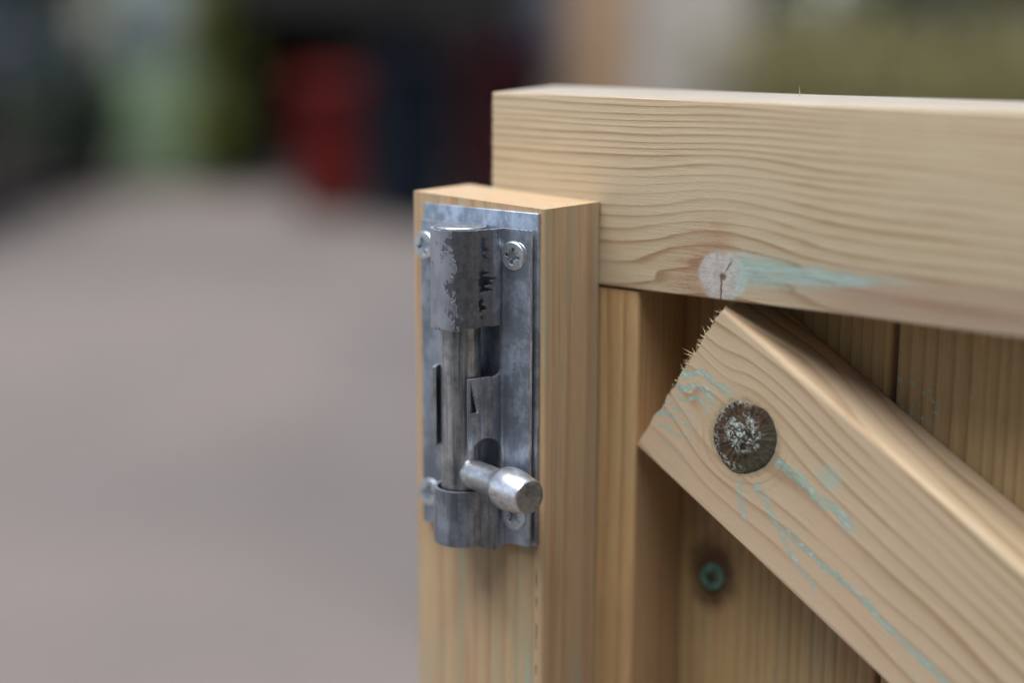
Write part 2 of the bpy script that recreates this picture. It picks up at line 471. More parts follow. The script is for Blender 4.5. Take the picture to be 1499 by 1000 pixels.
# ------------------------------------------------------------------ metal
def mat_zinc(name, base=(0.50, 0.525, 0.56), rough=0.38, flake=0.0, streak=0.5, dark=(0.13, 0.145, 0.18), seed=0.0, pit=0.6, spec_=0.0):
    m, b = new_mat(name)
    x, y, z = coords()
    br = noise(x * 0.25, y * 0.25, z * 4.0 + seed, 1.0, 4, 0.75)           # faint rolling marks
    sc1 = noise(x * 0.12, y * 0.12 + seed, z * 7.0 + x * 0.4, 1.0, 2, 0.6) # scratches
    vs = noise(x * 0.75, y * 0.75, z * 0.030 + seed, 1.0, 4, 0.65)         # drawn streaks down the length
    bl = noise(x * 0.14, y * 0.14, z * 0.09 + seed, 1.0, 6, 0.70)          # cloudy zinc bloom
    st = noise(x * 0.45, y * 0.45, z * 0.45 + seed, 1.0, 5, 0.78)          # small stains
    gr = noise(x * 5.0, y * 5.0, z * 5.0, 1.0, 3, 0.7)
    c = mix(sstep(0.38, 0.60, bl) * 0.85, base, tuple(q * 0.44 for q in base))
    c = mix(sstep(0.46, 0.66, vs) * streak * (sstep(-1.4, -3.2, y) if flake else X(1.0) * 1.0), c, dark)
    c = mix(sstep(0.56, 0.70, st) * 0.45, c, tuple(q * 0.40 for q in base))
    c = mix(sstep(0.56, 0.72, br) * 0.30, c, (0.72, 0.75, 0.80))
    c = mix(sstep(0.69, 0.75, sc1) * 0.40, c, (0.80, 0.82, 0.85))
    rg = bl * 0.30 + gr * 0.10 + st * 0.12 + (rough - 0.24)
    h = br * 0.30 + gr * 0.25 + bl * 0.6 + st * 0.3
    pits = sstep(0.665, 0.70, noise(x * 0.8, y * 0.8, z * 0.6 + seed, 1.0, 4, 0.75)) * pit
    c = mix(pits, c, (0.02, 0.021, 0.026))
    if flake:
        zone = sstep(-34.1, -33.9, z) * sstep(-4.5, -7.5, y) * flake
        fn = noise(x * 0.30, y * 0.30, z * 0.16 + seed + 3.0, 1.0, 6, 0.70)
        side = (x + 19.3) * -0.055
        f = sstep(0.455, 0.515, fn + (st - 0.5) * 0.22 + xmin(side, 0.12)) * zone
        c = mix(f * 0.75, c, mix(sstep(0.4, 0.6, bl), (0.34, 0.36, 0.41), (0.48, 0.50, 0.55)))
        c = mix(clamp01(zone - f) * 0.85, c, mix(sstep(0.35, 0.6, st), (0.12, 0.12, 0.135), (0.20, 0.20, 0.215)))
        rg = rg + f * 0.08 + clamp01(zone - f) * 0.08
        h = h + f * 1.8
    put(b, 'Base Color', c)
    put(b, 'Roughness', clamp01(rg + pits * 0.3))
    b.inputs['Metallic'].default_value = 0.9
    bump(b, h - pits * 1.5, 0.40, 0.00025)
    return m
M_plate = mat_zinc('plate_zinc', (0.50, 0.57, 0.68), 0.40, streak=0.12, seed=3)
M_house = mat_zinc('housing_zinc', (0.46, 0.525, 0.635), 0.36, flake=1.0, streak=0.65, seed=9)
M_rod = mat_zinc('rod_zinc', (0.58, 0.60, 0.62), 0.30, streak=0.75, seed=14, pit=0.3)
M_knob = mat_zinc('knob_zinc', (0.80, 0.81, 0.83), 0.30, streak=0.10, seed=21, pit=0.35, dark=(0.35, 0.36, 0.38))
M_face = mat_zinc('sawn_face', (0.36, 0.37, 0.38), 0.50, streak=0.1, seed=31, pit=0.2)
M_screw = mat_zinc('screw_zinc', (0.86, 0.92, 0.97), 0.36, streak=0.05, seed=2, pit=0.1)
M_edge = mat_zinc('sheared_edge_highlight', (0.86, 0.88, 0.90), 0.34, streak=0.2, seed=5, pit=0.5)  # cut rims paler than the sheet: edge highlight put into the colour
M_black = plain('tar_black', (0.012, 0.013, 0.016), 0.55, 0, 0.3, 400)
def mat_coated():
    m, b = new_mat('green_coated_screw')
    x, y, z = coords()
    n = noise(x, y, z, 0.8, 4, 0.7)
    put(b, 'Base Color', mix(sstep(0.4, 0.65, n), (0.05, 0.13, 0.095), (0.16, 0.30, 0.24)))
    b.inputs['Roughness'].default_value = 0.45; b.inputs['Metallic'].default_value = 0.3
    return m
M_coated = mat_coated()

# ================================================================== THE GATE
GX, GY = 0.40, 0.043
gate = tag(empty('garden_gate', (GX, GY, 0)), 'new pale pine garden gate with diagonal brace and steel slide bolt', 'gate')
ORG = (-GX, -GY, Z0)            # children built in gate millimetres around the plate's top right corner
FY = 1.2; YR = 28.7; YB = 56.0
ident_v = lambda L, W, T: (W, T, L)
ident_h = lambda L, W, T: (L, T, W)

# top rail
sec = rounded(-24.1, 32.3, YR, YR + 33, (0.7, 0.5, 1.0, 0.7))
sec = [(a + (1.3 * (t - YR) / 33 if a > 0 else 0), t) for a, t in sec]      # the top was planed to a slight fall
rail = link('top_rail', bm_mesh('top_rail', beam(sec, -40.1, 860, ident_h, 60, wob=0.5, seed=1), True), M_rail, gate, ORG); sharp(rail)
# frame stile under the rail
sec = rounded(-40.1, 15.4, YR + 0.6, YB - 0.2, (1.0, 1.4, 0.8, 0.8))
st = link('stile', bm_mesh('stile', beam(sec, -1060, -24.9, ident_v, 40, wob=0.4, seed=2), True), M_stile, gate, ORG); sharp(st)
sec = rounded(804, 860, YR + 0.6, YB - 0.2, (1.0, 1.4, 0.8, 0.8))
st2 = link('stile', bm_mesh('stile', beam(sec, -1060, -24.9, ident_v, 40, wob=0.4, seed=3), True), M_stile, gate, ORG); sharp(st2)
# vertical boards behind the frame
bx = [(-32.0, 84.6)] + [(86.2 + 119 * k, 86.2 + 119 * k + 117.4) for k in range(7)]
for k, (a, b_) in enumerate(bx):
    b_ = min(b_, 855)
    if b_ - a < 20: continue
    sec = rounded(a, b_, YB, YB + 14, (1.2, 1.2, 0.8, 0.8), 3)
    bd = link('board', bm_mesh('board', beam(sec, -1070, -24.6, ident_v, 20, wob=0.3, seed=20 + k), True), M_board, gate, ORG); sharp(bd)
    if k == 0: board0 = bd
# latch batten in front
sec = rounded(-49.0, 1.7, FY, YR - 0.1, (1.0, 1.2, 0.8, 0.8))
def bshear(a, t, end):
    if end == 0: return 0
    return 3.1 - (a + 49.0) / 50.7 * 2.0 + 0.25 * mnoise.noise(Vector((a * 0.3, t * 0.3, 4)))
bt = link('latch_batten', bm_mesh('latch_batten', beam(sec, -900, 0, ident_v, 40, shear=bshear, wob=0.35, seed=5), True), M_batten, gate, ORG); sharp(bt)
# diagonal brace; local x runs along it from the sawn end, z across, y into the gate
BA = R(32.5)
br_loc = Vector((16.2 * MM - GX, YR * MM - GY, Z0 - 71.9 * MM))
sec = rounded(0, 54.0, 0.0, YB - YR - 0.2, (0.5, 1.8, 1.0, 0.8), 8)
def brshear(a, t, end):
    if end: return 0
    return 0.9 * mnoise.noise(Vector((a * 0.22, t * 0.2, 2))) + 0.5 * mnoise.noise(Vector((a * 0.9, t * 0.5, 7))) - a * 0.01
sec2 = []
for (p0, p1) in zip(sec, sec[1:] + sec[:1]):       # more points along the section so that the sawn end is uneven
    dl = math.dist(p0, p1); n = max(1, int(dl / 1.2))
    for k in range(n): sec2.append((p0[0] + (p1[0] - p0[0]) * k / n, p0[1] + (p1[1] - p0[1]) * k / n))
brace = link('diagonal_brace', bm_mesh('diagonal_brace', beam(sec2, 0, 918, ident_h, 60, shear=brshear, wob=0.3, seed=8), True), M_brace, gate, br_loc, (0, BA, 0)); sharp(brace)
# dark, crusted knot set in the brace
def knot_mesh():
    v, f = [], []
    nr, na = 26, 84
    for i in range(nr + 1):
        for k in range(na):
            a = 2 * math.pi * k / na
            ro = 10.8 * (1 + 0.10 * mnoise.noise(Vector((math.cos(a) * 1.3, math.sin(a) * 1.3, 3))) + 0.03 * mnoise.noise(Vector((math.cos(a) * 5, math.sin(a) * 5, 3))))
            r = ro * i / nr
            x, z = r * math.cos(a) * 0.97, r * math.sin(a) * 1.03
            q = i / nr
            h = 0.25 + 0.9 * max(0, 1 - (q / 0.62) ** 2) * (0.35 + 0.65 * mnoise.noise(Vector((x * 0.5, z * 0.5, 1)))) + 0.22 * mnoise.noise(Vector((x * 1.4, z * 1.4, 5)))
            h += 0.10 * mnoise.noise(Vector((math.cos(a) * 7, math.sin(a) * 7, q)))
            h *= min(1, (1 - q) * 6)
            v.append((x * MM, (-h + (0.25 if i == nr else 0)) * MM, z * MM))
    for i in range(nr):
        for k in range(na):
            q = (k + 1) % na
            f.append((i * na + k, i * na + q, (i + 1) * na + q, (i + 1) * na + k))
    me = mesh('knot', v, f, True)
    return me
link('knot', knot_mesh(), M_knot, brace, (26.5 * MM, 0, 27.3 * MM))
# torn fibres on sawn edges (too fine to count)
def fibres(spots):
    v, f = [], []
    for (p, d, ln, r) in spots:
        p = Vector(p); d = Vector(d).normalized()
        s = d.cross(Vector((0.3, 1, 0.2))).normalized(); t = d.cross(s)
        b = len(v)
        bend = Vector((random.uniform(-1, 1), random.uniform(-1, 1), random.uniform(-1, 1))) * ln * 0.25
        for j, (q, rr) in enumerate(((0, 1), (0.55, 0.7), (1, 0.12))):
            c = p + d * ln * q + bend * q * q
            for k in range(3):
                a = 2 * math.pi * k / 3
                v.append((c + (s * math.cos(a) + t * math.sin(a)) * r * rr) * MM)
        for j in range(2):
            for k in range(3):
                f.append((b + j * 3 + k, b + j * 3 + (k + 1) % 3, b + j * 3 + 3 + (k + 1) % 3, b + j * 3 + 3 + k))
    return mesh('torn_fibres', v, f)
sp = []
for k in range(80):
    q = random.random() ** 0.6
    vv = 16 + q * 37
    sp.append(((random.uniform(-0.6, 0.4), random.uniform(0.1, 1.2), vv), (-1, random.uniform(-0.5, 0.3), random.uniform(-0.7, 0.5)), random.uniform(0.5, 1.6) * (0.5 + q * 0.9), random.uniform(0.05, 0.10)))
for (vv, n, ln) in ((36.5, 5, 4.6), (34, 3, 3.2), (43.5, 5, 3.2), (31, 3, 2.2), (48, 4, 2.4)):
    for k in range(n):
        sp.append(((random.uniform(-0.3, 0.5), random.uniform(0.1, 1.0), vv + random.uniform(-1.6, 1.6)), (-1, random.uniform(-0.6, 0.2), random.uniform(-0.6, 0.9)), random.uniform(0.4, 1.0) * ln, random.uniform(0.07, 0.14)))
tag(link('torn_fibres', fibres(sp), M_fibre, brace), kind='stuff')
sp = []
for k in range(160):
    z = random.uniform(-24, 31.5)
    sp.append(((-40.0, YR + random.uniform(0.1, 1.2), z), (-1, random.uniform(-0.8, 0.2), random.uniform(-0.6, 0.4)), random.uniform(0.3, 1.1), random.uniform(0.05, 0.11)))
for k in range(40):
    sp.append(((random.uniform(-38, 160), YR + random.uniform(0.5, 3), 32.1), (random.uniform(-0.5, 0.8), random.uniform(-0.4, 0.4), 1), random.uniform(0.3, 1.0), 0.06))
sp.append(((53.5, YR + 24, 32.0), (0.35, -0.1, 1), 3.4, 0.2)); sp.append(((54.0, YR + 24.4, 32.0), (0.1, 0, 1), 2.2, 0.16))
tag(link('torn_fibres', fibres(sp), M_fibre, rail), kind='stuff')
sp = []
for k in range(90):
    x = random.uniform(-48, 1.2)
    sp.append(((x, FY + random.uniform(0.0, 0.6), 3.0 - (x + 49) / 50.7 * 2.0), (random.uniform(-0.5, 0.5), -0.8, random.uniform(0.2, 1)), random.uniform(0.25, 0.8), 0.06))
for k in range(60):
    t = random.uniform(FY + 1, YR - 1)
    sp.append(((1.4, t, 1.0), (0.8, random.uniform(-0.5, 0.5), random.uniform(0.1, 0.8)), random.uniform(0.25, 0.9), 0.06))
tag(link('torn_fibres', fibres(sp), M_fibre, bt), kind='stuff')

# ------------------------------------------------------------------ the slide bolt
PW = 43.9
def plate_bm():
    bm = box_bm(-PW * MM, 0, 0, (FY - 0.05) * MM, -100 * MM, 0, 0.25 * MM, seg=2)
    return bm
bolt = link('slide_bolt', bm_mesh('slide_bolt', plate_bm(), True), M_plate, gate, ORG); sharp(bolt, 50)
bolt['label'] = 'bluish zinc steel slide bolt screwed to the latch batten'

AX, AY = -22.0, -8.6           # rod axis
SH = -0.15                      # back of the pressed sheet stands just off the plate
TH = 0.95
def profile(Rr):
    """outer line of the pressed sheet from left flange over the rod to right flange: list of (x, y, theta)"""
    yf = SH - TH
    fr = 2.2
    pts = []
    xl = AX - Rr - fr
    for k in range(22): pts.append((-PW + 0.9 + (xl + PW - 0.9) * k / 22, yf, -999))
    for k in range(8):
        a = R(90 * k / 8); pts.append((xl + fr * math.sin(a), yf - fr + fr * math.cos(a), -400))
    y1 = yf - fr
    for k in range(10): pts.append((AX - Rr, y1 + (AY - y1) * k / 10, -200 + k))
    for k in range(97):
        a = -90 + 180 * k / 96
        pts.append((AX + Rr * math.sin(R(a)), AY - Rr * math.cos(R(a)), a))
    sl = 2.1; f2 = 1.7; y2 = yf - f2
    for k in range(1, 15): pts.append((AX + Rr + sl * (k / 14) ** 0.8, AY + (y2 - AY) * k / 14, 90 + k))
    xr = AX + Rr + sl + f2
    for k in range(1, 9):
        a = R(90 * (1 - k / 8)); pts.append((xr - f2 * math.sin(a), yf - f2 + f2 * math.cos(a), 200 + k))
    for k in range(1, 34): pts.append((xr + (-1.1 - xr) * k / 33, yf, 999))
    return pts
def arc_s(pts):
    s = [0]
    for a, b in zip(pts, pts[1:]): s.append(s[-1] + math.dist(a[:2], b[:2]))
    return s
def sheet(zt, zb, Rr, hole, dz=0.22, wave=0.0):
    """hole(theta, x, z, s_from_slot) -> True where the sheet is cut away"""
    pts = profile(Rr); ss = arc_s(pts)
    i54 = min(range(len(pts)), key=lambda i: abs(pts[i][2] - 54))
    n = int(round((zt - zb) / dz)); m = len(pts)
    v, f = [], []
    for i in range(n + 1):
        z = zt + (zb - zt) * i / n
        for k, (x, y, th) in enumerate(pts):
            dd = 0.10 * mnoise.noise(Vector((ss[k] * 0.18, z * 0.12, 3))) * wave
            ez = 0.0
            if zb < -99 and z < -92 and th > 40:
                sa = ss[k] - ss[i54]
                ez = -2.6 * math.exp(-((sa - 9.0) / 4.2) ** 2) * (-92 - z) / 8
            if i in (0, n): ez += 0.13 * mnoise.noise(Vector((ss[k] * 0.9, i, 8)))
            v.append((x * MM, (y - dd) * MM, (z + ez) * MM))
    for i in range(n):
        z = zt + (zb - zt) * (i + 0.5) / n
        for k in range(m - 1):
            if hole((pts[k][2] + pts[k + 1][2]) / 2, pts[k][0], z, ss[k] - ss[i54]): continue
            f.append((i * m + k, i * m + k + 1, (i + 1) * m + k + 1, (i + 1) * m + k))
    used = sorted({q for p in f for q in p}); mp = {q: i for i, q in enumerate(used)}
    return [v[q] for q in used], [tuple(mp[q] for q in p) for p in f]
def nz(a, b, c=0.0): return mnoise.noise(Vector((a, b, c)))
def hole_keeper(th, x, z, s):
    # a ragged tear where the keeper turns down to its flange
    if 70 < th < 101:
        for (za, zb_, tc, wdt) in ((-6.6, -11.2, 88, 3.6), (-10.4, -13.6, 91, 2.0), (-16.6, -23.6, 87, 7.2), (-24.6, -29.4, 84, 5.2), (-30.0, -31.4, 85, 3.0)):
            q = (z - za) / (zb_ - za)
            if 0 < q < 1:
                w_ = wdt * min(1, 4 * q + 0.25, 4 * (1 - q) + 0.25) * (1.25 + 1.1 * nz(z * 0.9, tc)) + 0.7 * nz(z * 1.6, tc, 3)
                if abs(th - tc - 4 * nz(z * 0.7, 5)) < w_: return True
    if z < -33.0 and 40 < th < 120: return z < -33.6 + 0.6 * nz(s * 0.7, 3) + 0.3
    return False
def hole_mid(th, x, z, s):
    flat = abs(th) > 300
    arc = not flat and th < 190
    # left side: window, strip, notch
    if not flat and th <= -45: return z > -46.5 or z < -71
    if -45 < th < 54: return True
    if flat: return False
    # right side: s runs from the slot edge round to the flange (about 10.5 mm)
    e = 0.25 * nz(s * 0.8, z * 0.8)
    top = -48.6 + e - 0.35 * s * 0.1
    # window above with a rounded lower corner
    cr = 3.0; sr = 11.3
    if s < sr:
        zb_ = top
        if s > sr - cr: zb_ = top + cr - math.sqrt(max(0, cr * cr - (s - sr + cr) ** 2))
        if z > zb_: return True
    # torn flap beside the slot
    if 0.5 < s < 3.0 + 0.35 * nz(z * 1.4, 3) and -59.0 < z < -49.6:
        t = (-49.6 - z) / 9.4
        if s < 0.7 + 2.3 * t + 0.35 * nz(z * 1.7, 9): return True
    # arched notch for the pin
    cs, hw = 5.9, 5.4
    ds = (s - cs) / hw
    if abs(ds) < 1:
        ztop = -71.6 + 4.4 * math.sqrt(1 - ds * ds)
        if z < ztop: return True
    elif s <= cs and z < -72.5: return True
    return False
def hole_low(th, x, z, s):
    if abs(th) < 190 and z > -83.0 + 0.2 * nz(s * 0.5, 2): return True
    return False
hv, hf = [], []
for zt, zb, Rr, fn, wv in ((-4.9, -34.2, 7.8, hole_keeper, 1.0), (-34.2, -81.0, 7.3, hole_mid, 0.8), (-81.0, -100.0, 7.2, hole_low, 0.6)):
    v_, f_ = sheet(zt, zb, Rr, fn, wave=wv)
    hf += [tuple(q + len(hv) for q in p) for p in f_]
    hv += v_
house = link('housing', mesh('housing', hv, hf, True), M_house, bolt)
md = house.modifiers.new('thickness', 'SOLIDIFY'); md.thickness = TH * MM; md.offset = -1; md.use_rim = True
house.data.materials.append(M_edge); md.material_offset_rim = 1
sharp(house, 45)
# rod
prof = [(0.3, -99.2), (5.2, -99.2), (5.95, -98.4)] + [(5.95 + 0.03 * nz(k * 0.9, 4), -98.4 + k * 3.0) for k in range(1, 31)] + [(6.0, -6.4), (6.6, -6.2), (6.65, -4.82), (7.62, -4.80), (7.7, -4.5), (7.3, -4.2), (5.0, -3.95), (0.2, -3.85)]
rod = link('rod', bm_mesh('rod', lathe([(r * MM, z * MM) for r, z in prof], 72), True), M_rod, bolt, (AX * MM, AY * MM, 0)); sharp(rod, 30)
# knob: pin and shaped head
prof = [(3.8, 2.0), (3.8, 6.2), (4.35, 6.7), (4.4, 12.0), (4.4, 18.3), (4.6, 18.9), (5.85, 21.9), (6.25, 22.7), (6.35, 23.4), (6.35, 26.4), (6.25, 27.2), (5.25, 33.0), (5.05, 33.7)]
kb = lathe([(r * MM, z * MM) for r, z in prof], 64, True, False)
rings = [(4.8, 34.0), (3.0, 34.02), (1.5, 34.0), (0.05, 34.05)]
prev = [q for q in kb.verts][-64:]
ff = []
for r, z in rings:
    cur = []
    for k in range(64):
        a = 2 * math.pi * k / 64
        rr = r
        if r > 4: rr = r * (1 - 0.035 * (math.cos(3.5 * a + 0.4) > 0.2) - 0.02 * nz(math.cos(a) * 2, math.sin(a) * 2))
        cur.append(kb.verts.new((rr * MM * math.cos(a), rr * MM * math.sin(a), (z + 0.10 * nz(rr * math.cos(a) * 0.8, rr * math.sin(a) * 0.8, 2)) * MM)))
    for k in range(64): ff.append(kb.faces.new((prev[k], prev[(k + 1) % 64], cur[(k + 1) % 64], cur[k])))
    prev = cur
for q in ff[64:]: q.material_index = 1
me = bm_mesh('knob', kb, True); me.materials.append(M_knob); me.materials.append(M_face)
kdir = Vector((math.cos(R(15)), -math.sin(R(15)), -0.01)).normalized()
knob = link('knob', me, None, bolt, (AX * MM, AY * MM, -78.0 * MM)); knob.rotation_euler = kdir.to_track_quat('Z', 'Y').to_euler(); sharp(knob, 32)

# cross-recess screws
def screw_mesh():
    """head axis -Y, face at y = -1.7 mm from its seat at y = 0"""
    v, f = [], []
    nr, na = 44, 120
    Rh = 4.25
    def depth(x, z):
        def arm(p, q):
            L = 2.6
            wdt = 0.66 - 0.06 * abs(p)
            return min(max((L - abs(p)) / 0.22, 0), 1) * min(max((wdt - abs(q)) / 0.13, 0), 1)
        d = max(arm(x, z), arm(z, x)) * 2.4
        r = math.hypot(x, z)
        d = max(d, min(max((1.3 - r) / 0.2, 0), 1) * 2.7)
        p, q = (x + z) / math.sqrt(2), (x - z) / math.sqrt(2)
        tick = max(min(max((0.24 - abs(q)) / 0.1, 0), 1) * (1.0 if 0.8 < abs(p) < 2.3 else 0), min(max((0.24 - abs(p)) / 0.1, 0), 1) * (1.0 if 0.8 < abs(q) < 2.3 else 0))
        return max(d, tick * 0.6)
    for i in range(nr + 1):
        r = Rh * i / nr
        for k in range(na):
            a = 2 * math.pi * k / na
            x, z = r * math.cos(a), r * math.sin(a)
            dome = 0.18 * (1 - (r / Rh) ** 2)
            e = 0.0 if i < nr - 2 else 0.10 * (i - nr + 2) ** 1.4
            v.append((x * MM, (-1.7 - dome + depth(x, z) + e) * MM, z * MM))
    for (rr, y) in ((4.32, -1.1), (3.9, -0.35), (3.2, 1.0)):
        for k in range(na):
            a = 2 * math.pi * k / na
            v.append((rr * math.cos(a) * MM, y * MM, rr * math.sin(a) * MM))
    for i in range(nr + 3):
        for k in range(na):
            q = (k + 1) % na
            f.append((i * na + k, i * na + q, (i + 1) * na + q, (i + 1) * na + k))
    me = mesh('screw', v, f, True)
    bm = bmesh.new(); bm.from_mesh(me); bmesh.ops.remove_doubles(bm, verts=bm.verts[:], dist=1e-6); bmesh.ops.recalc_face_normals(bm, faces=bm.faces[:]); bm.to_mesh(me); bm.free()
    me.polygons.foreach_set('use_smooth', [True] * len(me.polygons))
    return me
sm = screw_mesh(); sm.materials.append(M_screw)
ys = SH - TH
for (x, z, a, tx, tz) in ((-7.4, -12.6, 12, 5, 4), (-6.6, -91.2, 40, -2, 2), (-41.4, -12.6, 75, 2, -3), (-40.2, -90.2, 3, -3, 2)):
    s_ = link('screw', sm, None, bolt, (x * MM, (ys + 0.1) * MM, z * MM), (R(tx), R(a), R(tz)))
    sharp(s_, 40)
# a sliver of raised metal beside the upper screw
v, f = [], []
for k in range(15):
    a = R(62 - 86 * k / 14)
    wd = 0.55 * math.sin(math.pi * (k + 0.6) / 15)
    for (r, y) in ((4.35, -0.3), (4.4 + wd * 0.4, -1.25), (4.5 + wd, -1.1), (4.5 + wd, -0.2)):
        v.append((r * math.cos(a) * MM, y * MM, r * math.sin(a) * MM))
for k in range(14):
    for q in range(4):
        f.append((k * 4 + q, k * 4 + (q + 1) % 4, k * 4 + 4 + (q + 1) % 4, k * 4 + 4 + q))
link('burr', mesh('burr', v, f, True), M_screw, bolt, (-7.4 * MM, ys * MM, -12.6 * MM))
# green coated screw sunk in the board
s_ = link('screw', sm.copy(), None, board0, (27.9 * MM, (YB + 0.9) * MM, -119.0 * MM), (R(-8), R(20), R(6)))
s_.data.materials.clear(); s_.data.materials.append(M_coated); s_.scale = (0.98, 1, 0.98)
s_['label'] = 'green coated countersunk screw in a dark hole'

# ================================================================== THE YARD BEHIND
FH = Vector((-math.sin(YAW), math.cos(YAW), 0)); RH = Vector((math.cos(YAW), math.sin(YAW), 0))
def yard(r, d, z=0.0):
    """a spot in the yard: r metres to the right, d metres down the drive from where the photographer stands"""
    p = Vector((CAM.x, CAM.y, 0)) + RH * r + FH * d
    return (p.x, p.y, z)

def mat_drive():
    m, b = new_mat('drive_gravel')
    x, y, z = coords('Object', 1.0)
    big = noise(x, y, z, 0.55, 4, 0.55)
    mid = noise(x, y, z, 2.2, 4, 0.6)
    grit = voro(x, y, z, 70.0)
    gn = noise(x, y, z, 120.0, 2, 0.6)
    c = mix(sstep(0.42, 0.58, big), (0.086, 0.071, 0.063), (0.152, 0.121, 0.101))
    c = mix(sstep(0.4, 0.62, mid) * 0.5, c, (0.102, 0.088, 0.083))
    c = mix(sstep(0.35, 0.65, gn) * 0.6, c, mix(0.5, c, (0.22, 0.19, 0.165)))
    c = mix(sstep(0.45, 0.75, grit) * 0.5, c, (0.10, 0.09, 0.085))
    put(b, 'Base Color', c)
    b.inputs['Roughness'].default_value = 0.85
    bump(b, grit * -1.0 + gn * 0.4, 0.6, 0.01)
    return m
g = 300.0
tag(link('drive', mesh('drive', [(-g, -g, 0), (g, -g, 0), (g, g, 0), (-g, g, 0)], [(0, 1, 2, 3)]), mat_drive()), kind='structure')

def leaf_mesh(name, pts, size, seed, droop=0.3):
    """one quad per leaf, folded along its midrib into two triangles pairs"""
    rg = np.random.default_rng(seed)
    v, f = [], []
    for p in pts:
        d = Vector(rg.normal(size=3)); d.z = abs(d.z) * 0.5 - droop; d.normalize()
        s = d.cross(Vector(rg.normal(size=3))).normalized(); n = d.cross(s)
        L = size * rg.uniform(0.6, 1.3); W = L * 0.32
        p = Vector(p); b = len(v)
        v += [p, p + d * L * 0.5 + s * W + n * W * 0.3, p + d * L, p + d * L * 0.5 - s * W + n * W * 0.3]
        f += [(b, b + 1, b + 2), (b, b + 2, b + 3)]
    return mesh(name, v, f)
def mat_leaf(name, a, b_):
    m, b = new_mat(name)
    x, y, z = coords('Object', 1.0)
    n = noise(x, y, z, 3.0, 3, 0.6); n2 = noise(x, y, z, 40.0, 1)
    put(b, 'Base Color', mix(clamp01(n * 0.9 + n2 * 0.9 - 0.4), a, b_))
    b.inputs['Roughness'].default_value = 0.55
    b.inputs['Specular IOR Level'].default_value = 0.3
    return m
def shrub(name, loc, rx, ry, h, n, size, mat, label, cat, seed, stems=5, group=None, flowers=None):
    rg = np.random.default_rng(seed)
    root = tag(empty(name, loc, YAW), label, cat, group)
    clumps = [Vector((rg.uniform(-0.75, 0.75) * rx, rg.uniform(-0.75, 0.75) * ry, h * rg.uniform(0.18, 0.9))) for _ in range(max(8, int(26 * rx * h)))]
    def pts(k, spread):
        out = []
        for _ in range(k):
            c = clumps[rg.integers(len(clumps))]
            q = Vector(rg.normal(size=3)) * spread
            out.append((c.x + q.x, c.y + q.y, max(0.03, c.z + q.z)))
        return out
    link('foliage', leaf_mesh('foliage', pts(n, min(0.22, rx * 0.5)), size, seed), mat, root)
    bm = bmesh.new()
    for k in range(stems):
        c = clumps[k % len(clumps)]
        a = Vector((c.x * 0.25, c.y * 0.25, 0)); e = Vector((c.x, c.y, max(c.z, h * 0.7)))
        r0 = 0.02 + 0.02 * h / 2
        rings = []
        for q in range(5):
            t = q / 4; p = a.lerp(e, t) + Vector((math.sin(t * 3 + k), math.cos(t * 2 + k), 0)) * 0.03
            rings.append([bm.verts.new(p + Vector((math.cos(j * 1.0472), math.sin(j * 1.0472), 0)) * r0 * (1 - 0.75 * t)) for j in range(6)])
        for A, B in zip(rings, rings[1:]):
            for j in range(6): bm.faces.new((A[j], A[(j + 1) % 6], B[(j + 1) % 6], B[j]))
    link('stem', bm_mesh('stem', bm), M_bark, root)
    if flowers:
        link('blossom', leaf_mesh('blossom', [(p[0], p[1] - 0.05, p[2] + 0.06) for p in pts(flowers[0], rx * 0.45) if p[2] > h * 0.55], flowers[1], seed + 1), flowers[2], root)
    return root
M_bark = plain('bark', (0.10, 0.075, 0.05), 0.85, 0, 0.4, 20)
M_lf_dark = mat_leaf('leaf_dark', (0.008, 0.014, 0.006), (0.022, 0.036, 0.013))
M_lf_olive = mat_leaf('leaf_olive', (0.12, 0.115, 0.040), (0.34, 0.30, 0.125))
M_lf_lime = mat_leaf('leaf_lime', (0.075, 0.095, 0.010), (0.19, 0.21, 0.03))
M_lf_green = mat_leaf('leaf_green', (0.02, 0.05, 0.015), (0.06, 0.11, 0.04))
M_lilac = mat_leaf('petal_lilac', (0.13, 0.12, 0.24), (0.22, 0.20, 0.34))

# evergreen hedge closing the yard
for (r, d, rx, h, sd_, lab) in ((-5.7, 15.5, 2.1, 3.6, 51, 'dark evergreen hedge tree behind the parked car'), (-2.6, 16.2, 2.0, 3.4, 52, 'dark evergreen hedge tree behind the bin store'),
                          (1.6, 16.4, 1.9, 3.3, 53, 'dark evergreen hedge tree behind the pale wall'), (4.6, 15.6, 2.0, 3.5, 54, 'dark evergreen hedge tree above the olive hedge')):
    shrub('evergreen_tree', yard(r, d), rx, 0.8, h, 9000, 0.13, M_lf_dark, lab, 'tree', sd_, 7, 'evergreens closing the yard')
# clipped olive-green hedge on the right
shrub('clipped_hedge', yard(3.25, 12.4), 2.15, 0.5, 0.98, 14000, 0.075, M_lf_olive, 'low olive green hedge on the right behind the gate', 'hedge', 61, 12)
shrub('yellow_shrub', yard(-1.99, 11.0), 0.20, 0.22, 1.75, 2600, 0.08, M_lf_lime, 'narrow yellow green shrub beside the sage shed', 'shrub', 62, 4)
shrub('green_shrub', yard(-2.83, 10.9), 0.10, 0.22, 1.2, 900, 0.07, M_lf_green, 'small dark green shrub between car and sage shed', 'shrub', 63, 4)
shrub('lilac_bush', yard(0.02, 11.9), 0.26, 0.25, 1.42, 1200, 0.07, M_lf_green, 'lilac flowering bush behind the maroon bin', 'shrub', 64, 5, None, (1500, 0.07, M_lilac))

